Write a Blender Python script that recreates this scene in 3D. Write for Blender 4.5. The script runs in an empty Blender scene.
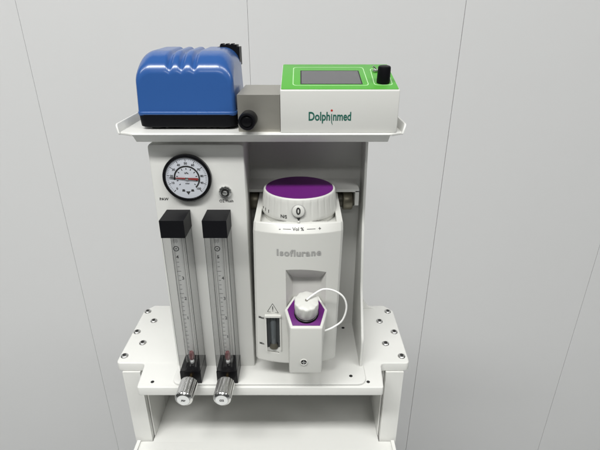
import bpy, bmesh, math, random
from mathutils import Vector, Matrix
R = math.radians
random.seed(4)
scene = bpy.context.scene
COL = scene.collection
MM = 0.001
H0 = 0.98                                    # platform top above the floor (m); all shapes below are in mm from there

# ------------------------------------------------------------------ camera, light, exposure
cam_d = bpy.data.cameras.new("camera")
cam_d.sensor_width = 36.0
cam_d.lens = 27.0
cam_d.clip_start = 0.01
cam_d.clip_end = 60.0
cam = bpy.data.objects.new("camera", cam_d)
cam.location = (44 * MM, -381 * MM, H0 + 366 * MM)
cam.rotation_euler = (R(90 - 24), 0, 0)
COL.objects.link(cam)
scene.camera = cam

world = bpy.data.worlds.new("World")
scene.world = world
world.use_nodes = True
bg = world.node_tree.nodes["Background"]
bg.inputs[0].default_value = (0.94, 1.0, 0.98, 1)
bg.inputs[1].default_value = 0.065

def area(name, loc, sx, sy, power, col=(1.0, 1.0, 0.98)):
    d = bpy.data.lights.new(name, 'AREA')
    d.shape = 'RECTANGLE'
    d.size = sx
    d.size_y = sy
    d.energy = power
    d.color = col
    o = bpy.data.objects.new(name, d)        # an area lamp shines straight down when unrotated
    o.location = loc
    COL.objects.link(o)
    return o

# a row of fluorescent ceiling strips a little in front of the stand, plus one fill lamp added farther back for upright faces
area("ceiling_strip_and_fill", (-0.80, -1.40, H0 + 2.60), 1.70, 0.36, 116)
area("ceiling_strip_and_fill", (1.20, -1.40, H0 + 2.60), 1.70, 0.36, 50)
area("ceiling_strip_and_fill", (3.20, -1.40, H0 + 2.60), 1.70, 0.36, 50)
area("ceiling_strip_and_fill", (-2.80, -1.40, H0 + 2.60), 1.70, 0.36, 38)
area("ceiling_strip_and_fill", (-0.20, -3.90, H0 + 2.60), 1.70, 0.36, 40)  # added fill, brightens upright faces, the panel top and the dial back

scene.view_settings.view_transform = 'Standard'
scene.view_settings.look = 'None'
scene.view_settings.exposure = -0.28
scene.view_settings.gamma = 1.0
scene.cycles.use_denoising = True
scene.cycles.max_bounces = 12
scene.cycles.transparent_max_bounces = 24

# ------------------------------------------------------------------ materials
def nodes_of(name):
    m = bpy.data.materials.new(name)
    m.use_nodes = True
    nt = m.node_tree
    return m, nt, nt.nodes["Principled BSDF"]

def mat(name, col, rough=0.45, metal=0.0, bump=0.0, bscale=900.0, var=0.0, vscale=14.0, spec=0.5, aniso=None, coat=0.0):
    m, nt, p = nodes_of(name)
    p.inputs['Base Color'].default_value = (*col, 1)
    p.inputs['Roughness'].default_value = rough
    p.inputs['Metallic'].default_value = metal
    p.inputs['Specular IOR Level'].default_value = spec
    p.inputs['Coat Weight'].default_value = coat
    p.inputs['Coat Roughness'].default_value = 0.08
    tc = nt.nodes.new('ShaderNodeTexCoord')
    if var > 0:
        n = nt.nodes.new('ShaderNodeTexNoise')
        n.inputs['Scale'].default_value = vscale
        n.inputs['Detail'].default_value = 6
        nt.links.new(tc.outputs['Object'], n.inputs['Vector'])
        mx = nt.nodes.new('ShaderNodeMix')
        mx.data_type = 'RGBA'
        mx.inputs[6].default_value = (*[c * (1 - var) for c in col], 1)
        mx.inputs[7].default_value = (*[min(1, c * (1 + var)) for c in col], 1)
        nt.links.new(n.outputs['Fac'], mx.inputs[0])
        nt.links.new(mx.outputs[2], p.inputs['Base Color'])
        mr = nt.nodes.new('ShaderNodeMapRange')
        mr.inputs['To Min'].default_value = max(0.02, rough - 0.08)
        mr.inputs['To Max'].default_value = rough + 0.08
        nt.links.new(n.outputs['Fac'], mr.inputs['Value'])
        nt.links.new(mr.outputs['Result'], p.inputs['Roughness'])
    if bump > 0:
        b = nt.nodes.new('ShaderNodeBump')
        b.inputs['Strength'].default_value = bump
        b.inputs['Distance'].default_value = 0.0006
        n2 = nt.nodes.new('ShaderNodeTexNoise')
        n2.inputs['Scale'].default_value = bscale
        n2.inputs['Detail'].default_value = 2
        if aniso:
            mp = nt.nodes.new('ShaderNodeMapping')
            mp.inputs['Scale'].default_value = aniso
            nt.links.new(tc.outputs['Object'], mp.inputs['Vector'])
            nt.links.new(mp.outputs['Vector'], n2.inputs['Vector'])
        else:
            nt.links.new(tc.outputs['Object'], n2.inputs['Vector'])
        nt.links.new(n2.outputs['Fac'], b.inputs['Height'])
        nt.links.new(b.outputs['Normal'], p.inputs['Normal'])
    return m

def clear_mat(name, tint, edge, rough=0.03, power=2.0, gloss=0.045):
    """Clear acrylic or glass: tinted see-through with a Fresnel gloss; a darker tint edge-on stands in for refraction."""
    m = bpy.data.materials.new(name)
    m.use_nodes = True
    nt = m.node_tree
    nt.nodes.clear()
    out = nt.nodes.new('ShaderNodeOutputMaterial')
    tr = nt.nodes.new('ShaderNodeBsdfTransparent')
    gl = nt.nodes.new('ShaderNodeBsdfGlossy')
    gl.inputs['Roughness'].default_value = rough
    lw = nt.nodes.new('ShaderNodeLayerWeight')
    p5 = nt.nodes.new('ShaderNodeMath')
    p5.operation = 'POWER'
    p5.inputs[1].default_value = 5
    nt.links.new(lw.outputs['Facing'], p5.inputs[0])
    fr = nt.nodes.new('ShaderNodeMath')
    fr.operation = 'MULTIPLY_ADD'
    fr.inputs[1].default_value = 0.75
    fr.inputs[2].default_value = gloss
    nt.links.new(p5.outputs[0], fr.inputs[0])
    lw.inputs['Blend'].default_value = 0.5
    pw = nt.nodes.new('ShaderNodeMath')
    pw.operation = 'POWER'
    pw.inputs[1].default_value = power
    nt.links.new(lw.outputs['Facing'], pw.inputs[0])
    mx = nt.nodes.new('ShaderNodeMix')
    mx.data_type = 'RGBA'
    mx.inputs[6].default_value = (*tint, 1)
    mx.inputs[7].default_value = (*edge, 1)
    nt.links.new(pw.outputs[0], mx.inputs[0])
    nt.links.new(mx.outputs[2], tr.inputs['Color'])
    ms = nt.nodes.new('ShaderNodeMixShader')
    nt.links.new(fr.outputs[0], ms.inputs[0])
    nt.links.new(tr.outputs[0], ms.inputs[1])
    nt.links.new(gl.outputs[0], ms.inputs[2])
    nt.links.new(ms.outputs[0], out.inputs[0])
    return m

M = {
    'white':   mat("white_powder_coat", (0.68, 0.68, 0.655), 0.42, bump=0.10, bscale=700, var=0.018, vscale=9),
    'plastic': mat("white_moulded_plastic", (0.585, 0.585, 0.555), 0.38, bump=0.05, bscale=1100, var=0.012, vscale=20),
    'case':    mat("white_case_paint", (0.60, 0.60, 0.575), 0.36, bump=0.06, bscale=900, var=0.012, vscale=20),
    'wall':    mat("wall_panel_coating", (0.685, 0.685, 0.685), 0.45, bump=0.06, bscale=300, var=0.02, vscale=2.2),
    'joint':   mat("wall_joint", (0.50, 0.50, 0.50), 0.8),
    'floor':   mat("floor_vinyl", (0.42, 0.43, 0.43), 0.45, var=0.06, vscale=6),
    'blue':    mat("blue_gloss_paint", (0.028, 0.095, 0.30), 0.25, bump=0.03, bscale=500, var=0.03, vscale=14, coat=0.15),
    'black':   mat("black_plastic", (0.0045, 0.0045, 0.006), 0.45, bump=0.03, bscale=1200, spec=0.14),
    'blackgl': mat("black_gloss", (0.004, 0.004, 0.005), 0.25, spec=0.2),
    'rubber':  mat("black_rubber", (0.02, 0.02, 0.02), 0.7),
    'alu':     mat("anodised_block", (0.44, 0.425, 0.38), 0.42, metal=0.8, bump=0.10, bscale=60, aniso=(1, 14, 40), var=0.05, vscale=18),
    'chrome':  mat("chrome", (0.66, 0.66, 0.65), 0.24, metal=1.0),
    'steel':   mat("steel", (0.55, 0.55, 0.54), 0.30, metal=1.0, var=0.08, vscale=300),
    'bounce_grey': mat("grey_to_cut_bounce", (0.10, 0.10, 0.10), 0.6),  # darkens the unseen rear panel to deepen the shade under the platform
    'brass':   mat("brass", (0.42, 0.28, 0.10), 0.35, metal=1.0),
    'barmet':  mat("dark_bar_metal", (0.095, 0.088, 0.068), 0.4, metal=0.3),
    'nut': mat("weathered_brass_nut", (0.24, 0.22, 0.17), 0.38, metal=0.75, bump=0.05, bscale=500),
    'purple':  mat("purple_plastic", (0.115, 0.010, 0.150), 0.42, bump=0.05, bscale=900, var=0.04, spec=0.3),
    'green':   mat("green_overlay", (0.085, 0.36, 0.045), 0.42, var=0.02, vscale=30),
    'ltgreen': mat("pale_green_print", (0.45, 0.72, 0.38), 0.45),
    'screen':  mat("lcd_screen", (0.085, 0.085, 0.09), 0.22, var=0.06, vscale=40),
    'logo':    mat("dark_green_print", (0.008, 0.105, 0.075), 0.5),
    'red':     mat("red_print", (0.45, 0.03, 0.02), 0.5),
    'ink':     mat("black_print", (0.02, 0.02, 0.02), 0.6),
    'grey':    mat("grey_print", (0.33, 0.33, 0.32), 0.6),
    'ltgrey':  mat("light_grey_print", (0.62, 0.62, 0.60), 0.6),
    'dialw':   mat("dial_white", (0.63, 0.655, 0.70), 0.5),
    'needle':  mat("needle_red", (0.27, 0.028, 0.026), 0.5),
    'tubew':   mat("tube_print_white", (0.75, 0.76, 0.75), 0.5),
    'float':   mat("float_red", (0.13, 0.010, 0.014), 0.3),
    'clearst': mat("strap_plastic", (0.82, 0.82, 0.80), 0.35),
    'dark':    mat("hole_shade_colour", (0.015, 0.015, 0.015), 0.8),  # flat dark colour painted in for the shade inside holes
    'winglass': mat("sight_glass_dark", (0.025, 0.028, 0.03), 0.12),
    'wintube': mat("sight_glass_tube", (0.07, 0.08, 0.085), 0.10),
}
M['acrylic'] = clear_mat("clear_acrylic", (0.985, 0.985, 0.985), (0.10, 0.105, 0.105), 0.06, 5.0)
M['edge'] = clear_mat("painted_edge_lines", (0.27, 0.28, 0.28), (0.08, 0.08, 0.08), 0.05, 2.0)
M['bore'] = clear_mat("clear_bore", (0.985, 0.985, 0.985), (0.05, 0.055, 0.055), 0.10, 3.4, 0.10)
M['lens'] = clear_mat("gauge_lens", (0.97, 0.97, 0.98), (0.8, 0.8, 0.8), 0.03, 3.0)

# ------------------------------------------------------------------ mesh helpers (mm)
class MB:
    def __init__(self):
        self.bm = bmesh.new()

    def _bevel(self, verts, bevel, seg=3, limit=25):
        if bevel <= 0:
            return
        vs = set(verts)
        es = []
        for e in self.bm.edges:
            if e.verts[0] in vs and e.verts[1] in vs and len(e.link_faces) == 2:
                if e.calc_face_angle(0) > R(limit):
                    es.append(e)
        bmesh.ops.bevel(self.bm, geom=es, offset=bevel, segments=seg, profile=0.5, affect='EDGES', clamp_overlap=True)

    def box(self, x0, x1, y0, y1, z0, z1, bevel=0.0, seg=3):
        vs = [self.bm.verts.new((x, y, z)) for x in (x0, x1) for y in (y0, y1) for z in (z0, z1)]
        f = lambda *i: self.bm.faces.new([vs[k] for k in i])
        f(0, 1, 3, 2); f(4, 6, 7, 5); f(0, 4, 5, 1); f(2, 3, 7, 6); f(0, 2, 6, 4); f(1, 5, 7, 3)
        self._bevel(vs, bevel, seg)
        return self

    def loft(self, rings, cap=True, bevel=0.0, seg=3, limit=25):
        """rings: lists of (x,y,z) with equal length."""
        rv = [[self.bm.verts.new(p) for p in r] for r in rings]
        n = len(rv[0])
        for a, b in zip(rv[:-1], rv[1:]):
            for i in range(n):
                j = (i + 1) % n
                self.bm.faces.new((a[i], a[j], b[j], b[i]))
        if cap:
            self.bm.faces.new(rv[0][::-1])
            self.bm.faces.new(rv[-1])
        allv = [v for r in rv for v in r]
        bmesh.ops.recalc_face_normals(self.bm, faces=list({f for v in allv for f in v.link_faces}))
        self._bevel(allv, bevel, seg, limit)
        return self

    def prism(self, poly, axis, a0, a1, bevel=0.0, seg=3, limit=25):
        def p3(p, a):
            return {'x': (a, p[0], p[1]), 'y': (p[0], a, p[1]), 'z': (p[0], p[1], a)}[axis]
        return self.loft([[p3(p, a0) for p in poly], [p3(p, a1) for p in poly]], True, bevel, seg, limit)

    def lathe(self, prof, c, axis, n=48, rfun=None):
        """prof: (radius, along axis) pairs, closed by caps when the radius ends at 0."""
        ax = Vector(axis).normalized()
        u = ax.orthogonal().normalized()
        if abs(ax.z) > 0.99:
            u = Vector((1, 0, 0))
        elif abs(ax.x) < 0.01:
            u = Vector((1, 0, 0))
        w = ax.cross(u)
        c = Vector(c)
        rows = []
        for r, h in prof:
            if r < 1e-6:
                rows.append([self.bm.verts.new(c + ax * h)])
            else:
                row = []
                for i in range(n):
                    a = 2 * math.pi * i / n
                    rr = r if rfun is None else rfun(r, h, a)
                    row.append(self.bm.verts.new(c + ax * h + (u * math.cos(a) + w * math.sin(a)) * rr))
                rows.append(row)
        fs = []
        for a, b in zip(rows[:-1], rows[1:]):
            for i in range(n):
                j = (i + 1) % n
                if len(a) == 1 and len(b) == 1:
                    continue
                if len(a) == 1:
                    fs.append(self.bm.faces.new((a[0], b[j], b[i])))
                elif len(b) == 1:
                    fs.append(self.bm.faces.new((a[i], a[j], b[0])))
                else:
                    fs.append(self.bm.faces.new((a[i], a[j], b[j], b[i])))
        bmesh.ops.recalc_face_normals(self.bm, faces=fs)
        return self

    def cyl(self, p0, p1, r, n=32, bevel=0.4):
        p0, p1 = Vector(p0), Vector(p1)
        L = (p1 - p0).length
        b = min(bevel, r * 0.4, L * 0.4)
        return self.lathe([(0, 0), (r - b, 0), (r - b * 0.3, b * 0.3), (r, b), (r, L - b), (r - b * 0.3, L - b * 0.3), (r - b, L), (0, L)], p0, p1 - p0, n)

    def tube(self, pts, r, n=12):
        pts = [Vector(p) for p in pts]
        rings = []
        prev = None
        for i, p in enumerate(pts):
            t = (pts[min(i + 1, len(pts) - 1)] - pts[max(i - 1, 0)]).normalized()
            if prev is None:
                prev = t.orthogonal().normalized()
            u = (prev - t * prev.dot(t)).normalized()
            prev = u
            w = t.cross(u)
            rings.append([p + (u * math.cos(2 * math.pi * k / n) + w * math.sin(2 * math.pi * k / n)) * r for k in range(n)])
        return self.loft(rings)

    def build(self, name, m, parent=None, angle=32, cut=None):
        off = Vector((0, 0, H0))
        if parent is not None:
            top = parent
            while top.parent is not None:
                top = top.parent
            off = off - top.location
        bmesh.ops.remove_doubles(self.bm, verts=self.bm.verts, dist=1e-4)
        for v in self.bm.verts:
            v.co = v.co * MM + off
        me = bpy.data.meshes.new(name)
        self.bm.to_mesh(me)
        self.bm.free()
        me.materials.append(m)
        me.polygons.foreach_set('use_smooth', [True] * len(me.polygons))
        me.set_sharp_from_angle(angle=R(angle))
        o = bpy.data.objects.new(name, me)
        COL.objects.link(o)
        if parent is not None:
            o.parent = parent
        return o

def boolean_cut(o, cutters, angle=32):
    for cb in cutters:
        c = cb.build("cutter", M['plastic'], o.parent)
        md = o.modifiers.new("cut", 'BOOLEAN')
        md.operation = 'DIFFERENCE'
        md.solver = 'EXACT'
        md.object = c
        dg = bpy.context.evaluated_depsgraph_get()
        me = bpy.data.meshes.new_from_object(o.evaluated_get(dg))
        o.modifiers.clear()
        old = o.data
        o.data = me
        me.name = o.name
        bpy.data.meshes.remove(old)
        bpy.data.objects.remove(c)
        me.polygons.foreach_set('use_smooth', [True] * len(me.polygons))
        me.set_sharp_from_angle(angle=R(angle))

def text_into(mb, body, size, loc, right=(1, 0, 0), up=(0, 0, 1), bold=0.0, align='CENTER', depth=0.12, sx=1.0, outline=None, spacing=1.0):
    cu = bpy.data.curves.new("lettering", 'FONT')
    cu.body = body
    cu.size = 1.0
    cu.align_x = align
    cu.align_y = 'CENTER'
    cu.offset = bold
    cu.space_character = spacing
    cu.extrude = depth / size
    cu.resolution_u = 4
    o = bpy.data.objects.new("lettering", cu)
    COL.objects.link(o)
    dg = bpy.context.evaluated_depsgraph_get()
    me = bpy.data.meshes.new_from_object(o.evaluated_get(dg))
    r, u = Vector(right).normalized(), Vector(up).normalized()
    n = r.cross(u)
    mt = Matrix(((r.x * size * sx, u.x * size, n.x * size, loc[0]), (r.y * size * sx, u.y * size, n.y * size, loc[1]),
                 (r.z * size * sx, u.z * size, n.z * size, loc[2]), (0, 0, 0, 1)))
    me.transform(mt)
    mb.bm.from_mesh(me)
    bpy.data.objects.remove(o)
    bpy.data.curves.remove(cu)
    bpy.data.meshes.remove(me)
    return mb

def round_poly(pts, rads, n=6):
    """Round the corners of a 2-D polygon."""
    out = []
    N = len(pts)
    for i in range(N):
        p = Vector((*pts[i], 0)); a = Vector((*pts[i - 1], 0)); b = Vector((*pts[(i + 1) % N], 0))
        r = rads[i] if isinstance(rads, (list, tuple)) else rads
        if r <= 0:
            out.append((p.x, p.y)); continue
        d1, d2 = (a - p).normalized(), (b - p).normalized()
        ang = d1.angle(d2)
        t = min(r / math.tan(ang / 2), (a - p).length * 0.49, (b - p).length * 0.49)
        q1, q2 = p + d1 * t, p + d2 * t
        for k in range(n + 1):
            s = k / n
            q = q1 * (1 - s) ** 2 + p * 2 * s * (1 - s) + q2 * s * s
            out.append((q.x, q.y))
    return out

def thing(name, label, cat, loc, group=None):
    o = bpy.data.objects.new(name, None)
    o.empty_display_size = 0.03
    COL.objects.link(o)
    o.location = (loc[0] * MM, loc[1] * MM, H0 + loc[2] * MM)
    o['label'] = label
    o['category'] = cat
    if group:
        o['group'] = group
    return o

def copy_tree(o, parent, dx=0, dy=0, dz=0):
    c = o.copy()
    COL.objects.link(c)
    c.parent = parent
    c.location = (o.location.x + dx * MM, o.location.y + dy * MM, o.location.z + dz * MM)
    for ch in o.children:
        d = ch.copy()
        COL.objects.link(d)
        d.parent = c
    return c

# ------------------------------------------------------------------ the setting: floor and panelled wall
fl = MB().box(-2600, 2600, -3200, 1400, -990, -980).build("floor", M['floor'])
fl['kind'] = 'structure'

yaw = math.atan(0.063)
wall_c = Vector((44, 619))                   # point of the wall straight ahead of the camera
wall = MB()
def wall_pt(s, d, z):                        # s along the wall, d depth behind its face
    c, sn = math.cos(yaw), math.sin(yaw)
    return (wall_c.x + s * c - d * sn, wall_c.y + s * sn + d * c, z)
def wall_box(mb, s0, s1, d0, d1, z0, z1, bev=0):
    vs = [mb.bm.verts.new(wall_pt(s, d, z)) for s in (s0, s1) for d in (d0, d1) for z in (z0, z1)]
    f = lambda *i: mb.bm.faces.new([vs[k] for k in i])
    f(0, 1, 3, 2); f(4, 6, 7, 5); f(0, 4, 5, 1); f(2, 3, 7, 6); f(0, 2, 6, 4); f(1, 5, 7, 3)
    mb._bevel(vs, bev, 2)
    return mb
wall_o = wall_box(wall, -2400, 2400, 5, 40, -980, 1300).build("wall", M['joint'])
wall_o['kind'] = 'structure'
s0 = -104.7 / math.cos(yaw)
P = 443.6
for k in range(-4, 5):
    g = 0.25 if k < 1 else 0.8
    a, b = s0 + k * P + g, s0 + (k + 1) * P - 0.3
    wall_box(MB(), a, b, 0, 30, -978, 1298, 0.8).build("wall_panel", M['wall'], wall_o)

# ------------------------------------------------------------------ the stand
st = thing("anaesthesia_stand", "white powder coated metal equipment stand with gauge, two flowmeters and a top tray", "equipment stand", (0, 90, -980))

# platform with bolted wings
pl = [(-136.5, 0), (136.5, 0), (139.5, 39), (174, 39), (174, 146), (163, 159), (-163, 159), (-174, 146), (-174, 39), (-139.5, 39)]
pl = round_poly(pl, [3, 3, 6, 6, 4, 4, 4, 4, 6, 6])
platform = MB().prism(pl, 'z', -12, 0, 1.3).build("platform", M['white'], st)

# button-head screws on the wings (one built, the rest copied)
sb = MB().lathe([(4.4, 0), (4.5, 0.4), (4.1, 1.3), (3.1, 2.0), (2.3, 2.15), (2.2, 0.9), (0, 0.9)], (-168.2, 143.5, 0), (0, 0, 1), 24)
screw = sb.build("screw", M['steel'], st)
MB().lathe([(2.1, 0), (0, 0)], (-168.2, 143.5, 1.2), (0, 0, 1), 6).build("socket_shade", M['dark'], screw)  # dark disc, painted shade of the screw recess
for x, y in ((-153.5, 122), (-168.2, 98), (-153.8, 76), (-168.0, 51.5), (166.2, 143.5), (151.2, 121), (166.6, 98), (151.4, 74.5), (166.6, 51)):
    copy_tree(screw, st, x + 168.2, y - 143.5)
# dark discs for small screw holes, the hole shade put into the colour
hole = MB().lathe([(2.0, 0), (2.0, 0.15), (1.4, 0.25), (0, 0.1)], (-121.5, 8.5, 0), (0, 0, 1), 16).build("screw_hole_shade", M['dark'], st)
for x, y, z in ((120.5, 8.5, 0), (101.5, 14.5, 3), (100.4, 103, 3)):
    copy_tree(hole, st, x + 121.5, y - 8.5, z)

# base plate of the upper frame
bp = round_poly([(-98, 2.5), (118, 2.5), (118, 116), (-98, 116)], [10, 11, 2, 2], 8)
MB().prism(bp, 'z', 0.05, 3, 0.8).build("base_plate", M['white'], st)
# back panel and right side plate
MB().box(-96, 116.0, 113.1, 116, 3, 272, 0.8).build("back_panel", M['white'], st)
sp = round_poly([(30, 3.02), (28, 40), (60, 90), (78, 165), (88, 272), (113, 272), (113, 3.02)], [1, 14, 40, 60, 1, 0, 0])
MB().prism(sp, 'x', 113.0, 116.0, 0.7).build("side_panel", M['white'], st)

# instrument panel: folded sheet box carrying gauge and flowmeters
fp = round_poly([(-98.5, 3.02), (-8.5, 3.02), (-8.5, 265), (-98.5, 265)], [0, 0, 5, 5], 8)
fpb = round_poly([(-98.5, 3.02), (-13, 3.02), (-13, 265), (-98.5, 265)], [0, 0, 5, 5], 8)
ring = lambda pts, y, sc=0: [(x + (sc if x < -50 else -sc), y, z - (sc if z > 100 else 0)) for x, z in pts]
ip = MB().loft([ring(fp, 31, 1.6), ring(fp, 31.6, 0.6), ring(fp, 33, 0), ring(fpb, 112.9, 0)])
panel = ip.build("instrument_panel", M['white'], st)
ib = MB()
text_into(ib, "PAW", 3.9, (-88.9, 30.95, 210.2), bold=0.02)
ib.build("lettering", M['ink'], panel)
ib = MB()
text_into(ib, "O2 Flush", 3.8, (-28, 30.95, 208.2), bold=0.012)
ib.build("lettering", M['ink'], panel)

# top tray
tr = round_poly([(-106, 15.6), (125.5, 15.6), (136, 22), (136, 116), (-118, 116), (-118, 22)], [2, 2, 3, 3, 3, 3])
tray = MB().prism(tr, 'z', 275.6, 278, 0.7).build("tray", M['white'], st)
lip = MB()
lip.prism([(15.0, 277.7), (14.4, 277.0), (23.0, 268.6), (24.4, 269.6), (17.6, 276.2)], 'x', -104.5, 124, 0.5, 2, 20)
lip.build("tray_lip", M['white'], tray)
for s, xb in ((-1, -118), (1, 136)):
    f = MB()
    fy = round_poly([(19, 0), (114, 0), (114, 9.0), (22.5, 9.0)], [1.5, 0.5, 1, 6])
    f.loft([[(xb + s * (0.2 + h * 0.36), y, 275.9 + h) for y, h in fy], [(xb + s * (-1.5 + h * 0.36), y, 275.9 + h) for y, h in fy]], True, 0.5, 2)
    f.build("tray_flange", M['white'], tray)

# mounting rail behind the vaporizer
rail = MB().cyl((-12.5, 102, 184), (106, 102, 184), 8.2, 32, 1.0).build("mounting_rail", M['barmet'], st)
rb = MB()
rb.box(-12.8, 18, 76, 97, 201.4, 204.4, 0.8)
rb.box(70, 107.6, 76, 97, 201.4, 204.4, 0.8)
rb.box(-12.8, 107.6, 96.5, 112.9, 201.2, 204.2, 0.6)
rb.box(103.6, 107.6, 76, 112.9, 186, 202.5, 0.8)
rb.build("rail_bracket", M['white'], rail)
for xa, xb in ((91.6, 102.6), (-12.6, -1.6)):      # round coupling nuts at the ends of the rail
    MB().cyl((xa, 95, 185.5), (xb, 95, 185.5), 11.4, 40, 1.6).build("rail_coupling", M['nut'], rail)
MB().cyl((86, 96, 185.5), (93, 96, 185.5), 8.8, 32, 0.8).build("rail_collar", M['barmet'], rail)
# curved foot where the frame meets the wing
gp_ = [(119, 0.05), (148, 0.05), (141, 2.5), (136, 7.5), (132.8, 15), (131, 26), (129, 60), (119, 95)]
MB().prism(gp_, 'y', 151, 156, 0.4, 2, 40).build("foot_gusset", M['white'], st)

# pressure gauge
gc = Vector((-63.4, 31, 232.6))
GS = 0.945
gauge = MB().lathe([(0, 0.05), (23.0, 0.05), (23.2, 0.5), (23.1, 3.9), (22.5, 4.7), (21.5, 4.9), (20.4, 4.6), (20.0, 3.2), (0, 3.2)], gc, (0, -1, 0), 72)
gauge = gauge.build("pressure_gauge", M['blackgl'], st)
MB().lathe([(20.1, 3.3), (20.1, 3.5), (0, 3.5)], gc, (0, -1, 0), 64).build("dial_face", M['dialw'], gauge)
def gp(r, a, d=3.65):                       # point on the dial, angle clockwise from twelve
    return (gc.x + r * math.sin(R(a)), gc.y - d, gc.z + r * math.cos(R(a)))
gm = MB()
def dial_bar(mb, r0, r1, a, w, d=3.6):
    ca, sa = math.cos(R(a)), math.sin(R(a))
    q = []
    for r, s in ((r0, -1), (r1, -1), (r1, 1), (r0, 1)):
        q.append((gc.x + r * sa + s * w / 2 * ca, gc.z + r * ca - s * w / 2 * sa))
    mb.prism(q, 'y', gc.y - d, gc.y - d + 0.1)
for i in range(51):
    a = -135 + 270 * i / 50
    dial_bar(gm, 17.6 if i % 5 else 16.6, 19.0, a, 0.2 if i % 5 else 0.55)
for i in range(11):
    a = -135 + 270 * i / 10
    text_into(gm, str(i * 10 if i else 0), 3.0, gp(14.6, a), bold=0.02, depth=0.05)
for i in range(56):                          # the black inner arc
    a0, a1 = -97 + 236 * i / 56, -97 + 236 * (i + 1) / 56
    q = [(gc.x + r * math.sin(R(a)), gc.z + r * math.cos(R(a))) for r, a in ((11.0, a0), (12.5, a0), (12.5, a1), (11.0, a1))]
    gm.prism(q, 'y', gc.y - 3.6, gc.y - 3.5)
for i in range(11):
    dial_bar(gm, 8.6, 10.2, -130 + 260 * i / 10, 0.8)
text_into(gm, "kPa", 2.6, gp(5.2, 0), bold=0.01, depth=0.05)
text_into(gm, "mbar", 2.0, gp(5.0, 180), bold=0.01, depth=0.05)
for sx_ in (-4.3, 4.3):
    gm.prism([(gc.x + sx_ - 1.5, gc.z - 13.2), (gc.x + sx_ + 1.5, gc.z - 13.2), (gc.x + sx_ + 1.1, gc.z - 11.0), (gc.x + sx_ - 1.1, gc.z - 11.0)], 'y', gc.y - 3.6, gc.y - 3.5)
gm.prism([(gc.x - 2.2, gc.z - 13.0), (gc.x, gc.z - 16.6), (gc.x + 2.2, gc.z - 13.0)], 'y', gc.y - 3.6, gc.y - 3.5)
gm.build("dial_marks", M['ink'], gauge)
nd = MB()
ca, sa = math.cos(R(-3.5)), math.sin(R(-3.5))
rot = lambda pts: [(gc.x + x * ca - z * sa, gc.z + x * sa + z * ca) for x, z in pts]
nd.prism(rot([(-11.0, -0.3), (-6, -0.6), (0, -0.75), (4, -0.9), (10.6, -1.15), (11.2, 0), (10.6, 1.15), (4, 0.9), (0, 0.75), (-6, 0.6), (-11.0, 0.3)]), 'y', gc.y - 4.6, gc.y - 4.2)
nd.build("needle", M['needle'], gauge)
nd = MB()
nd.prism(rot([(-17.0, -0.2), (-10.5, -0.5), (-10.5, 0.5), (-17.0, 0.2)]), 'y', gc.y - 4.6, gc.y - 4.2)
nd.build("needle_tip", M['ink'], gauge)
MB().lathe([(1.5, 3.5), (1.5, 4.9), (1.0, 5.2), (0, 5.2)], gc, (0, -1, 0), 24).build("needle_hub", M['chrome'], gauge)
MB().lathe([(20.6, 4.7), (14, 5.5), (0, 5.8)], gc, (0, -1, 0), 64).build("gauge_lens", M['lens'], gauge)

# flush push button
bc = (-28.3, 31, 217.8)
fb = MB().lathe([(0, 0.05), (6.3, 0.05), (6.4, 1.6), (5.9, 2.3), (4.4, 2.5), (4.0, 2.2), (3.8, 1.0), (0, 1.0)], bc, (0, -1, 0), 48,
                lambda r, h, a: r * (1 - (0.05 if r > 5.5 and math.sin(a * 12) > 0 else 0))).build("flush_button", M['chrome'], st)
MB().lathe([(3.7, 0.9), (3.7, 1.15), (0, 1.15)], bc, (0, -1, 0), 24).build("button_bore_shade", M['dark'], fb)  # dark disc, shade of the bore given as colour
MB().lathe([(2.3, 1.1), (2.3, 4.2), (1.8, 4.8), (0, 4.9)], bc, (0, -1, 0), 24).build("plunger", M['chrome'], fb)

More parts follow.
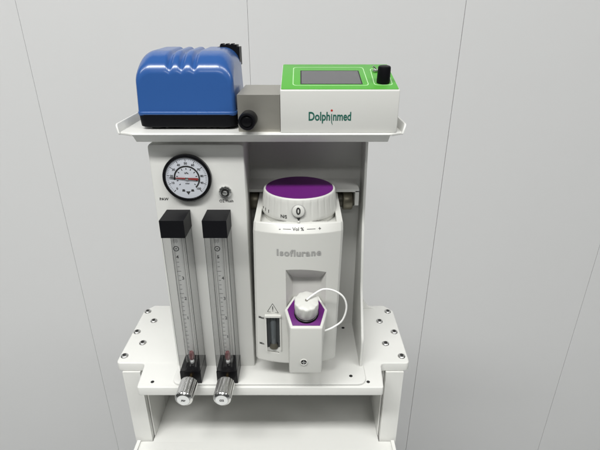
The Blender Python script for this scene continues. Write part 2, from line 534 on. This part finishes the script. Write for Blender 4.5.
# flowmeters: one built, one copied with its own scale
def flowmeter(x0, x1, digits, kind):
    xc = (x0 + x1) / 2
    yf, yb = 3.0, 30.9
    b = MB()
    # acrylic bar: square outside, round bore inside
    n = 32
    out_, in_ = [], []
    by, br = 15.5, 6.3
    for i in range(n):
        a = 2 * math.pi * (i + 0.5) / n
        cx, cy = math.cos(a), math.sin(a)
        in_.append((xc + cx * br, by + cy * br))
    sq = round_poly([(xc + 11.2, 4.0), (xc + 11.2, 30.4), (xc - 11.2, 30.4), (xc - 11.2, 4.0)], 0.9, 7)
    out_ = sq
    z0, z1 = 19.0, 181.6
    ro = [[b.bm.verts.new((x, y, z)) for x, y in out_] for z in (z0, z1)]
    ri = [[b.bm.verts.new((x, y, z)) for x, y in in_] for z in (z0, z1)]
    for i in range(n):
        j = (i + 1) % n
        b.bm.faces.new((ro[0][i], ro[0][j], ro[1][j], ro[1][i]))
        b.bm.faces.new((ri[0][j], ri[0][i], ri[1][i], ri[1][j]))
    bmesh.ops.recalc_face_normals(b.bm, faces=b.bm.faces[:])
    fm = b.build("flowmeter", M['acrylic'], st, 20)
    fm.data.materials.append(M['edge'])          # dark tint on the bevelled corners paints in the refraction lines
    for p in fm.data.polygons:
        if abs(p.normal.x) > 0.2 and abs(p.normal.y) > 0.2 and min(abs((v_.co.x * 1000 - xc + st.location.x * 1000)) for v_ in [fm.data.vertices[k] for k in p.vertices]) > 9.5:
            p.material_index = 1
    fm['label'] = kind
    MB().box(x0, x1, yf, yb, 181.4, 199.2, 0.7).build("top_block", M['black'], fm)
    MB().box(x0 + 0.1, x1 - 0.1, yf + 0.1, yb, 3.2, 19.2, 0.6).build("bottom_block", M['blackgl'], fm)
    # tapered metering tube
    MB().lathe([(4.9, 19.3), (3.6, 24), (4.4, 181)], (xc, by, 0), (0, 0, 1), 32).build("metering_tube", M['bore'], fm)
    # scale printed on the tube front
    s = MB()
    sy = by - br - 0.3
    for i in range(26):
        z = 38 + i * 5.2
        w = 4.2 if i % 5 == 0 else 2.2
        if z < 160:
            s.box(xc - 0.2 - w / 2, xc - 0.2 + w / 2, sy, sy + 0.1, z - 0.22, z + 0.22)
    for i, dgt in enumerate(digits):
        text_into(s, dgt, 5.0, (xc + (3.0 if i else 0), sy, 158 - i * 24), bold=0.02, depth=0.05)
    s.lathe([(2.9, 0), (2.9, 0.1), (2.0, 0.1), (2.0, 0)], (xc - 0.3, sy, 167.2), (0, -1, 0), 24)
    s.box(xc - 1.2, xc + 0.6, sy, sy + 0.1, 166.6, 167.6)
    for i in range(5):
        s.box(xc - 2.6 + i, xc - 2.3 + i, sy, sy + 0.1, 174 - (i % 2), 177.5)
    s.build("scale", M['ink'], fm)
    # float resting low in the tube
    MB().lathe([(0, 21), (1.6, 21.2), (2.2, 22.5), (2.2, 24.5), (1.4, 25.5), (0, 25.6)], (xc, by, 0), (0, 0, 1), 20).build("float_stop", M['tubew'], fm)
    MB().lathe([(0, 25.7), (2.0, 26.2), (2.9, 28.5), (2.9, 34), (2.2, 36.5), (0, 37)], (xc, by, 0), (0, 0, 1), 20).build("float", M['float'], fm)
    # control knob in front
    MB().cyl((xc, 3, 11), (xc - 0.6, -6, 10.6), 2.6, 20, 0.3).build("valve_stem", M['brass'], fm)
    kp = [(0, -2.5), (7.6, -2.5), (9.4, -1.7), (9.7, -0.9), (9.7, 18.8), (9.2, 20.3), (7.4, 22.0), (6.9, 22.2), (6.7, 22.0), (0, 22.0)]
    fl_ = lambda r, h, a: r * (1 - (0.075 * (0.5 + 0.5 * math.cos(a * 16)) if -1.2 < h < 20 and r > 9.3 else 0))
    kb = MB().lathe(kp, (xc - 0.4, -6, 10.2), (-0.035, -1, -0.03), 144, fl_).build("control_knob", M['chrome'], fm, 40)
    k = MB()
    k.lathe([(6.5, 0), (6.5, 0.25), (0, 0.25)], (xc - 1.2, -28.1, 9.5), (-0.035, -1, -0.03), 32)
    k.build("knob_cap", M['tubew'], fm)
    k = MB()
    text_into(k, "Air" if digits[0] == "4" else "O2", 3.6, (xc - 1.2, -28.55, 9.5), bold=0.03, depth=0.06)
    k.build("knob_lettering", M['ink'], fm)
    return fm
fm1 = flowmeter(-87.5, -64.5, ["4", "3", "2", "1"], "left clear flowmeter with a black top block and silver knob, farther from the vaporizer")
fm2 = flowmeter(-47.6, -24.6, ["5", "4", "3", "2", "1"], "right clear flowmeter with a black top block and silver knob, below the flush button")

# posts, inner panels, lower shelf, feet
for x0, x1 in ((-167.5, -146.5), (146.5, 167.5)):
    p = MB()
    p.box(x0, x1, 37, 150, -980, -12.05, 1.2)
    p.build("post", M['white'], st)
for s in (-1, 1):
    xa, xb = sorted((s * 145.7, s * 144.2))
    MB().box(xa, xb, 44, 92, -123.9, -12.05, 0.8).build("inner_panel", M['white'], st)
    MB().box(xa, xb, 94, 149, -123.9, -12.05, 0.8).build("inner_panel", M['white'], st)
MB().box(-146, 146, 150.1, 153, -980, -12.05, 0.6).build("rear_panel", M['bounce_grey'], st)  # out of view, coloured dark so less light bounces onto the shelf
ls = round_poly([(-165, -160), (165, -160), (165, 35.5), (145.5, 35.5), (145.5, 149.5), (-145.5, 149.5), (-145.5, 35.5), (-165, 35.5)], [6, 6, 5, 0, 0, 0, 0, 5])
shelf = MB().prism(ls, 'z', -150, -124, 1.4).build("lower_shelf", M['white'], st)
for s in (-1, 1):
    xa, xb = sorted((s * 160.5, s * 164.6))
    MB().box(xa, xb, -158, 34.5, -124.5, -121.4, 1.2).build("shelf_rim", M['white'], shelf)

# ------------------------------------------------------------------ vaporizer
vp = thing("vaporizer", "white vaporizer with a purple topped dial hanging on the rail beside the flowmeters", "vaporizer", (43, 60, 34))
VX0, VX1, VC = -0.8, 85.4, 42.3
def lean(z):                                 # the body hangs very slightly out of plumb
    return -(190 - z) * 0.0195
def outline(yf, bulge, inset, yb, r=1.8, n=40):
    x0, x1 = VX0 + inset, VX1 - inset
    pts = []
    for i in range(n + 1):
        t = i / n
        x = x0 + (x1 - x0) * t
        u = (x - VC) / ((VX1 - VX0) / 2)
        y = yf + bulge * u * u
        e = min(x - x0, x1 - x)
        if e < r:
            y += r - math.sqrt(max(0, r * r - (r - e) ** 2))
        pts.append((x, y))
    pts += [(x1, yb), (x0, yb)]
    return pts
def ring3(pts, z, tilt=0.0):
    return [(x + lean(z), y, z + tilt * max(0, y - 8)) for x, y in pts]
vb = MB()
vb.loft([ring3(outline(2.6, 8, 1.4, 84), 32.2), ring3(outline(1.6, 8.3, 0.5, 85), 32.6), ring3(outline(1.1, 8.5, 0.1, 85), 33.6), ring3(outline(1.0, 8.5, 0, 85), 35),
         ring3(outline(-0.6, 9, 0, 85), 186.5), ring3(outline(-0.2, 9, 0.1, 85), 187.6),
         ring3(outline(5.4, 5, 0.5, 85), 194.2), ring3(outline(6.4, 4.6, 1.0, 84.5), 195, 0.06)])
body = vb.build("vaporizer_body", M['plastic'], vp, 28)
pocket = MB().loft([[(27.6, -4, 92), (74.4, -4, 92), (74.4, -4, 154), (27.6, -4, 154)],
                    [(36.5, 12.5, 96), (64.8, 12.5, 96), (64.8, 12.5, 133), (36.5, 12.5, 133)]])
window = MB().box(9.2, 23.2, -5, 9, 50.5, 93)
sill = MB().loft([[(6.8, -4, 43.6), (22.4, -4, 43.6), (22.4, -4, 47.2), (6.8, -4, 47.2)], [(8, 8, 46.4), (21.4, 8, 46.4), (21.4, 8, 47.1), (8, 8, 47.1)]])
# recess round the dial
deck = MB().loft([[(6, 11, 190.0), (78.8, 11, 190.0), (78.8, 92, 190.0), (6, 92, 190.0)], [(5, 10, 215), (79.8, 10, 215), (79.8, 92, 215), (5, 92, 215)]])
boolean_cut(body, [pocket, window, sill, deck], 28)
wn = body.modifiers.new("even_shading", 'WEIGHTED_NORMAL')
wn.keep_sharp = True
wn.weight = 80

# sight glass
sg = MB().box(9.4, 23.0, 6.2, 9.2, 50.6, 92.8, 0.2).build("sight_glass", M['winglass'], vp)
MB().cyl((16.2, 6.0, 51.5), (16.2, 6.0, 92), 3.4, 24, 0.2).build("level_tube", M['wintube'], sg)
wf = MB()
for a in ((8.0, 9.4, 50, 94.2), (23.0, 24.4, 50, 94.2)):
    wf.box(a[0], a[1], 0.6, 3.2, a[2], a[3], 0.4)
wf.box(8.0, 24.6, -0.6, 3.0, 93.0, 95.0, 0.5)
wf.build("window_frame", M['plastic'], sg)
MB().lathe([(0, 51.6), (4.5, 51.6), (4.5, 54), (3, 57), (0, 58)], (16.2, 5.2, 0), (0, 0, 1), 20).build("glass_fitting", M['barmet'], sg)

def front_y(x, z):
    u = (x - lean(z) - VC) / ((VX1 - VX0) / 2)
    k = (z - 40) / 146.5
    return (1.0 - 1.6 * k) + (8.5 + 0.5 * k) * u * u
lt = MB()
def front_text(s, size, x, z, **kw):         # print that follows the curved front, letter by letter
    e = 0.5
    dy = (front_y(x + e, z) - front_y(x - e, z)) / (2 * e)
    text_into(lt, s, size, (x, front_y(x, z) - 0.35, z), right=(1, dy, 0), up=(0, -0.011, 1), **kw)
front_text("Max", 3.6, 3.9, 88.6, bold=0.015, depth=0.06)
lt.build("level_lettering", M['ink'], vp)
lt = MB()
front_text("Min", 3.6, 3.4, 55.2, bold=0.015, depth=0.06)
lt.build("level_lettering", M['ink'], vp)
lt = MB()
def tri_line(p, q, w=0.45):
    d = Vector((q[0] - p[0], q[1] - p[1])); d.normalize()
    n_ = Vector((-d.y, d.x)) * w / 2
    pts = [(p[0] + n_.x, p[1] + n_.y), (q[0] + n_.x, q[1] + n_.y), (q[0] - n_.x, q[1] - n_.y), (p[0] - n_.x, p[1] - n_.y)]
    A = [(x, front_y(x, z) - 0.15, z) for x, z in pts]
    B = [(x, front_y(x, z) + 0.3, z) for x, z in pts]
    lt.loft([A, B])
T1, T2, T3 = (16.2, 107.8), (10.6, 97.2), (21.9, 97.2)
tri_line(T1, T2); tri_line(T2, T3); tri_line(T3, T1)
tri_line((16.2, 104.4), (16.2, 100.4), 0.8); tri_line((16.2, 99.4), (16.2, 98.6), 0.8)
lt.build("warning_sign", M['ink'], vp)

# product word in pale outlined letters, each letter following the curve
lt = MB()
adv = [2.7, 4.9, 5.2, 3.6, 2.5, 5.2, 3.7, 5.2, 5.2, 5.2]
x = 21.2
letters = "Isoflurane"
pos = []
for ch, a in zip(letters, adv):
    pos.append((ch, x + a / 2)); x += a
for ch, xx in pos:
    front_text(ch, 9.2, xx, 167.0, bold=0.035, depth=0.05)
word = lt.build("product_lettering", M['grey'], vp)
lt = MB()
for ch, xx in pos:
    e = 0.5
    dy = (front_y(xx + e, 167) - front_y(xx - e, 167)) / (2 * e)
    text_into(lt, ch, 9.2, (xx, front_y(xx, 167) - 0.22, 167.0), right=(1, dy, 0), up=(0, -0.011, 1), bold=-0.012, depth=0.05)
lt.build("letter_fill", M['plastic'], word)

# printing on the sloping front bevel
lt = MB()
bu = Vector((0, 5.6, 6.6)).normalized()
def bevel_pt(x):
    u = (x - VC) / ((VX1 - VX0) / 2)
    return (x, 2.6 + 7 * u * u - 0.25, 190.9)
text_into(lt, "Vol %", 4.6, bevel_pt(VC), up=bu, bold=0.015, depth=0.06)
for xx, s in ((25, "-"), (62.5, "+")):
    text_into(lt, s, 5.0, bevel_pt(xx), up=bu, bold=0.02, depth=0.06)
for x0, x1 in ((28, 35.5), (50.5, 58.5)):
    for i in range(4):
        xa = x0 + (x1 - x0) * i / 4; xb = x0 + (x1 - x0) * (i + 1) / 4
        pa, pb = Vector(bevel_pt(xa)), Vector(bevel_pt(xb))
        lt.loft([[pa + bu * 0.25, pb + bu * 0.25, pb - bu * 0.25, pa - bu * 0.25],
                 [q + Vector((0, 0.3, -0.2)) for q in (pa + bu * 0.25, pb + bu * 0.25, pb - bu * 0.25, pa - bu * 0.25)]])
lt.build("scale_lettering", M['ink'], vp)

# dial
DC = Vector((43.4, 47, 0))
def flute(r, h, a):
    if 199 < h < 215.5 and r > 34.5:
        k = (h - 199) / 16.5
        return r - (0.15 + 0.55 * k) * max(0.0, math.cos(a * 30)) ** 3
    return r
dl = MB().lathe([(0, 190.2), (36.5, 190.2), (37.2, 194.5), (38.0, 195.2), (38.2, 196.5), (37.9, 199.2), (37.4, 203), (36.9, 208), (36.3, 213), (35.9, 216), (35.3, 217.2), (34.4, 217.6), (33.9, 217.3), (33.8, 216.9), (0, 216.9)],
                DC, (0, 0, 1), 360, flute).build("dial", M['plastic'], vp, 40)
MB().lathe([(33.7, 217.0), (33.6, 217.35), (0, 217.35)], DC, (0, 0, 1), 96).build("dial_top", M['purple'], dl)
# zero button set into the front of the dial
bn = Vector((-0.03, -1, 0.16)).normalized()
bc0 = Vector((42.5, 9.7, 206.4))
MB().lathe([(6.5, -2), (6.5, 0.9), (6.1, 1.3), (5.4, 1.35)], bc0, bn, 48).build("button_ring", M['grey'], dl)
MB().lathe([(5.9, 0.8), (5.7, 1.6), (4.8, 2.1), (0, 2.2)], bc0, bn, 48).build("zero_button", M['plastic'], dl)
lt = MB()
text_into(lt, "0", 9.2, bc0 + bn * 2.4, right=(1, -0.03, 0), up=(0, 0.16, 1), bold=0.03, depth=0.06, sx=0.9)
lt.prism([(41.2, 199.6), (44.2, 199.6), (42.7, 196.4)], 'y', 8.2, 9.2)
def dial_pt(a, z, r):                         # angle from the front, positive to the right
    return Vector((DC.x + r * math.sin(R(a)), DC.y - r * math.cos(R(a)), z))
def dial_text(s, size, a, z, r):
    text_into(lt, s, size, dial_pt(a, z, r), right=(math.cos(R(a)), math.sin(R(a)), 0), up=(0, 0.1, 1), bold=0.015, depth=0.06)
dial_text("N/S", 4.4, -23, 199.8, 38.15)
for a, s in ((-52, 3.4), (-61, 3.4), (-70, 2.5)):
    p = dial_pt(a, 200.5, 38.0)
    lt.cyl(p - Vector((0, 0, s / 2)), p + Vector((0, 0, s / 2)), 0.28, 8, 0.05)
lt.build("dial_lettering", M['ink'], dl)
MB().cyl((42.7, 8.9, 196.3), (42.7, 6.4, 195.6), 1.0, 16, 0.3).build("dial_pointer", M['plastic'], dl)

# filler block
top = [(37.5, 12, 111.5), (28.2, -4.0, 105.5), (34.6, -24.3, 97.9), (65.7, -24.3, 97.9), (71.8, -4.0, 105.5), (63.4, 12, 111.5)]
mid = [(37.5, 12, 70), (32.0, -3.0, 70), (33.6, -23.0, 70), (66.2, -23.0, 70), (68.0, -3.0, 70), (63.4, 12, 70)]
bot = [(37.5, 12, 42), (31.8, 0.0, 39), (33.2, -21.0, 39), (66.2, -21.0, 39), (68.0, 0.0, 39), (63.4, 12, 42)]
fb_ = MB().loft([bot, mid, top], True, 1.5, 3, 12).build("filler_block", M['plastic'], vp, 28)
fn = Vector((0, -0.35, 0.9368))
c6 = Vector((0, 0, 0))
for p in top: c6 += Vector(p) / 6
ins = [Vector(p) + (c6 - Vector(p)) * 0.14 for p in top]
MB().loft([[p + fn * -0.3 for p in ins], [p + fn * 0.45 for p in ins]], True, 0.3, 2).build("filler_insert", M['purple'], fb_)
cb = Vector((50.3, -8.3, 104.0))
MB().lathe([(12.2, 0), (12.2, 1.6), (11.6, 2.2), (11.0, 2.2), (10.9, 3.2), (11.2, 3.3), (11.2, 4.2), (0, 4.2)], cb, fn, 48).build("filler_neck", M['blackgl'], fb_)
MB().lathe([(11.45, 2.3), (11.5, 2.75), (11.1, 3.1)], cb, fn, 48).build("neck_ring", M['chrome'], fb_)
def capf(r, h, a):
    if r > 9.5 and h > 11.5:
        return r - 0.7 * (0.5 + 0.5 * math.cos(a * 10)) ** 2
    return r
MB().lathe([(0, 4.0), (10.9, 4.0), (11.4, 4.8), (11.5, 11), (11.9, 12.5), (12.0, 19.2), (11.7, 20.5), (11.0, 21.1), (3, 21.5), (0, 21.5)], cb, fn, 96, capf).build("filler_cap", M['plastic'], fb_, 40)
ct = cb + fn * 22.0
MB().lathe([(1.3, 0), (1.3, 0.5), (0.8, 0.8), (0, 0.8)], ct, fn, 16).build("cap_pin", M['barmet'], fb_)
# tether strap from the cap round to the side of the block
ctrl = [ct + fn * 0.5, (57, -13.5, 129.5), (66.3, -10, 133.0), (77.0, -8, 130.2), (86.4, -8, 122.9), (89.9, -8, 110.7), (86.6, -8, 96.0), (78.5, -9, 88.6), (70, -12, 86.2), (66.2, -14, 87.2)]
ctrl = [Vector(p) for p in ctrl]
path = []
cc = [ctrl[0]] + ctrl + [ctrl[-1]]
for i in range(1, len(cc) - 2):
    for k in range(8):
        t = k / 8
        p0, p1, p2, p3 = cc[i - 1], cc[i], cc[i + 1], cc[i + 2]
        path.append(0.5 * ((2 * p1) + (p2 - p0) * t + (2 * p0 - 5 * p1 + 4 * p2 - p3) * t * t + (3 * p1 - p0 - 3 * p2 + p3) * t ** 3))
path.append(ctrl[-1])
MB().tube(path, 0.95, 12).build("cap_tether", M['clearst'], fb_, 60)
# drain screw
dc = Vector((47.8, -22.5, 55.0))
dn = Vector((0, -1, 0.06)).normalized()
ds = MB().lathe([(3.9, -0.6), (3.9, 0.35), (3.3, 0.7), (2.9, 0.4), (2.8, 0.2), (0, 0.2)], dc, dn, 32).build("drain_screw", M['plastic'], fb_)
k = MB().lathe([(2.8, 0.25), (2.8, 0.4), (0, 0.4)], dc, dn, 24)
k.build("drain_hole_shade", M['dark'], fb_)  # dark disc in place of the shade down the hole
k = MB()
k.box(dc.x - 2.2, dc.x + 2.2, dc.y - 0.75, dc.y - 0.3, dc.z - 0.45, dc.z + 0.45, 0.1)
k.box(dc.x - 0.45, dc.x + 0.45, dc.y - 0.72, dc.y - 0.32, dc.z - 2.2, dc.z + 2.2, 0.1)
k.build("drain_slot", M['steel'], fb_)
# hook that hangs the body on the rail
MB().box(20, 66, 84.5, 95, 174, 193, 1.5).build("rail_hook", M['barmet'], vp)

# ------------------------------------------------------------------ blue air pump
TZ = 278.0
ap = thing("air_pump", "glossy blue air pump with a black base at the left end of the tray", "air pump", (-58, 66, TZ))
X0, X1, Y0, Y1, Z0, Z1 = -103.0, -13.8, 31.0, 106.0, 291.0, 346.0
def top_z(y):                                # the lid rises towards the back, flattening out
    t = max(0.0, min(1.0, (y - Y0) / 68.0))
    return 331.5 + 14.5 * (0.88 * (1 - (1 - min(1.0, t * 2.3)) ** 2.4) + 0.12 * t)
def groove(x):
    return sum(math.exp(-((x - gx) / 2.3) ** 2) for gx in (-70.7, -60.0, -49.0))
b = MB()
rings = []
RE, RC = 5.0, 15.0
ys = [Y0 + RE * (1 - math.cos(R(a))) for a in range(0, 91, 6)]
ys += [Y0 + RE + (Y1 - Y0 - 2 * RE) * (k / 60) ** 1.4 for k in range(1, 60)]
ys += [Y1 - RE * (1 - math.cos(R(a))) for a in range(90, -1, -6)]
for y in ys:
    e = min(y - Y0, Y1 - y)
    d = RE - math.sqrt(max(0.0, RE * RE - (RE - e) ** 2)) if e < RE else 0.0
    zt = top_z(y) - d
    xa, xb = X0 + d * 0.75, X1 - d * 0.75
    rc = RC - d * 0.6
    pts = []
    for k in range(16):                      # left wall
        pts.append((xa, Z0 + (zt - rc - Z0) * k / 16))
    for k in range(17):
        a = R(180 - 90 * k / 16)
        pts.append((xa + rc + rc * math.cos(a), zt - rc + rc * math.sin(a)))
    for k in range(1, 120):
        pts.append((xa + rc + (xb - xa - 2 * rc) * k / 120, zt))
    for k in range(17):
        a = R(90 - 90 * k / 16)
        pts.append((xb - rc + rc * math.cos(a), zt - rc + rc * math.sin(a)))
    for k in range(15, -1, -1):
        pts.append((xb, Z0 + (zt - rc - Z0) * k / 16))
    ring = []
    fade = min(1.0, 0.45 + 0.55 * min(1, (y - Y0) / RE))
    for x, z in pts:
        k = (z - Z0) / 55.0
        x = (X0 + X1) / 2 + (x - (X0 + X1) / 2) * (1 - 0.05 * k)
        up = 1.0 if z > zt - 0.2 else 0.0
        ring.append((x, y + 0.035 * (z - Z0) * (1 - 2 * (y - Y0) / (Y1 - Y0)), z - 3.0 * groove(x) * up * fade))
    rings.append(ring)
b.loft(rings)
b.build("pump_housing", M['blue'], ap, 50)
rim = round_poly([(X0 - 0.9, Y0 - 0.9), (X1 + 0.9, Y0 - 0.9), (X1 + 0.9, Y1 + 0.9), (X0 - 0.9, Y1 + 0.9)], 8, 8)
MB().prism(rim, 'z', 291.4, 294.4, 0.9).build("housing_rim", M['blue'], ap)
def inset(pts, d):
    cx, cy = (X0 + X1) / 2, (Y0 + Y1) / 2
    return [(x - math.copysign(d, x - cx), y - math.copysign(d, y - cy)) for x, y in pts]
MB().loft([[(x, y, 280.2) for x, y in inset(rim, 2.4)], [(x, y, 281.0) for x, y in inset(rim, 1.4)], [(x, y, 291.5) for x, y in inset(rim, 0.7)]]).build("pump_base", M['black'], ap)
for fx in (-88, -28):
    for fy in (42, 95):
        MB().cyl((fx, fy, TZ), (fx, fy, 280.4), 6.5, 24, 0.5).build("rubber_foot", M['rubber'], ap)
oc = MB()
oc.box(-36.8, -15.5, 92, 110, 329, 346.0, 3.6, 4)
oc.box(-34.5, -18, 93.5, 109, 344.5, 348.0, 1.5)
for xx in (-34, -29, -24):
    oc.box(xx, xx + 2.2, 94.5, 108, 348.0, 348.9, 0.4)
oc.build("outlet_cap", M['black'], ap)

# ------------------------------------------------------------------ metal connector block with its black knob
vbk = thing("connector_block", "grey brown metal block with a black round knob between blue pump and control box", "valve block", (8, 56, TZ))
MB().box(-11.0, 26.3, 22.5, 94, TZ, 310.2, 0.5).build("block_body", M['alu'], vbk)
kf = lambda r, h, a: r * (1 - (0.06 * (0.5 + 0.5 * math.cos(a * 16)) if 1 < h < 15 and r > 7.0 else 0))
MB().lathe([(0, 0), (7.3, 0), (7.6, 0.8), (7.6, 15), (7.0, 16.2), (5.6, 16.4), (5.0, 15.4), (0, 15.2)], (-1.2, 22.5, 290.0), (-0.02, -1, 0), 96, kf).build("knob", M['black'], vbk)
MB().lathe([(4.2, 15.3), (4.0, 16.6), (3.2, 16.9), (0, 17)], (-1.2, 22.5, 290.0), (-0.02, -1, 0), 32).build("knob_centre", M['blackgl'], vbk)

# ------------------------------------------------------------------ control box with screen
cbx = thing("control_box", "white control box with a green sloping top, grey screen and black knob", "control unit", (78, 55, TZ))
CX0, CX1 = 26.8, 130.0
sl = (330.3 - 314.8) / (86 - 18.2)
prof = [(18.2, TZ), (18.2, 314.6), (86, 330.1), (88, 330.1), (88, TZ)]
MB().prism(prof, 'x', CX0, CX1, 0.8, 3, 8).build("case", M['case'], cbx)
sv = Vector((0, 1, sl)).normalized()
sn = Vector((0, -sl, 1)).normalized()
def slope(x, y, h=0.0):
    p = Vector((x, y, 314.6 + sl * (y - 18.2)))
    return p + sn * h
def slab(mb, x0, x1, y0, y1, h0, h1, r=0.0, n=6, bev=0.0):
    pts = [(x0, y0), (x1, y0), (x1, y1), (x0, y1)]
    if r > 0:
        pts = round_poly(pts, r, n)
    mb.loft([[slope(x, y, h0) for x, y in pts], [slope(x, y, h1) for x, y in pts]], True, bev, 2)
def slab_frame(mb, pts, w, h0, h1):
    pts = round_poly(pts, 4, 6)
    cx = sum(p[0] for p in pts) / len(pts); cy = sum(p[1] for p in pts) / len(pts)
    inn = [(p[0] - math.copysign(min(w, abs(p[0] - cx)), p[0] - cx), p[1] - math.copysign(min(w, abs(p[1] - cy)), p[1] - cy)) for p in pts]
    n = len(pts)
    A = [mb.bm.verts.new(slope(x, y, h1)) for x, y in pts]
    B = [mb.bm.verts.new(slope(x, y, h1)) for x, y in inn]
    C_ = [mb.bm.verts.new(slope(x, y, h0)) for x, y in pts]
    D = [mb.bm.verts.new(slope(x, y, h0)) for x, y in inn]
    for i in range(n):
        j = (i + 1) % n
        mb.bm.faces.new((A[i], A[j], B[j], B[i]))
        mb.bm.faces.new((C_[i], C_[j], A[j], A[i]))
        mb.bm.faces.new((B[i], B[j], D[j], D[i]))
    bmesh.ops.recalc_face_normals(mb.bm, faces=mb.bm.faces[:])
g = MB()
slab(g, CX0 + 0.8, CX1 - 0.8, 20.2, 85.5, -0.2, 0.5, 1.2, 4, 0.15)
ov = g.build("green_overlay", M['green'], cbx)
g = MB()
slab_frame(g, [(37.5, 28), (104.5, 28), (104.5, 76.5), (37.5, 76.5)], 0.7, 0.4, 0.62)
slab_frame(g, [(109, 29), (125.5, 29), (127.5, 73), (110.5, 73)], 0.7, 0.4, 0.62)
g.build("overlay_outline", M['ltgreen'], ov)
g = MB()
slab(g, 44.3, 99.3, 31.2, 67.3, 0.3, 0.58, 0.5, 3)
g.build("screen_border", M['ink'], cbx)
g = MB()
slab(g, 45.4, 98.2, 32.2, 65.8, 0.5, 0.7)
g.build("screen", M['screen'], cbx)
kb0 = slope(117.8, 35.5, 0.4)
kz = Vector((0, -0.10, 1)).normalized()
MB().lathe([(0, 0), (5.7, 0), (5.9, 0.8), (5.6, 13.0), (5.1, 14.0), (4.2, 14.4), (0, 14.4)], kb0, kz, 96,
           lambda r, h, a: r * (1 - (0.035 * (0.5 + 0.5 * math.cos(a * 24)) if 1.5 < h < 13.2 and r > 5.3 else 0))).build("control_knob", M['black'], cbx)
sw = MB()
q = slope(115.2, 64, 0.4)
sw.cyl(q, q + Vector((0, 0, 2.2)), 3.0, 24, 0.5)
sw.cyl(q + Vector((0, 0, 2)), q + Vector((-3.2, -1.5, 5.2)), 1.0, 16, 0.4)
sw.build("toggle_switch", M['steel'], cbx)
g = MB()
text_into(g, "Dolph", 10.4, (55.2, 18.1, 292.2), bold=0.022, depth=0.08, sx=0.80, align='LEFT', spacing=1.0)
lg = g
ws = [v.co.x for v in g.bm.verts]
sx0, sx1 = min(ws), max(ws)
for v in g.bm.verts:
    v.co.x = 51.6 + (v.co.x - sx0) * (18.8 / (sx1 - sx0))
g2 = MB()
text_into(g2, "nmed", 10.4, (75, 18.1, 292.2), bold=0.022, depth=0.08, sx=0.80, align='LEFT')
ws = [v.co.x for v in g2.bm.verts]
sx0, sx1 = min(ws), max(ws)
for v in g2.bm.verts:
    v.co.x = 73.0 + (v.co.x - sx0) * (15.8 / (sx1 - sx0))
tmp = bpy.data.meshes.new("tmp")
g2.bm.to_mesh(tmp); g2.bm.free()
g.bm.from_mesh(tmp)
bpy.data.meshes.remove(tmp)
# the i of the mark: a thin curved stem with a red dot
g.loft([[(71.25, 18.0, 294.4), (72.0, 18.0, 294.8), (72.0, 18.2, 294.8), (71.25, 18.2, 294.4)],
        [(71.3, 18.0, 290), (72.1, 18.0, 290), (72.1, 18.2, 290), (71.3, 18.2, 290)],
        [(71.6, 18.0, 287), (72.2, 18.0, 287.2), (72.2, 18.2, 287.2), (71.6, 18.2, 287)],
        [(72.6, 18.0, 285.2), (72.8, 18.0, 285.5), (72.8, 18.2, 285.5), (72.6, 18.2, 285.2)]])
logo = g.build("brand_lettering", M['logo'], cbx)
MB().lathe([(0.95, 0), (0.95, 0.12), (0, 0.12)], (71.7, 18.2, 297.6), (0, -1, 0), 20).build("red_dot", M['red'], logo)
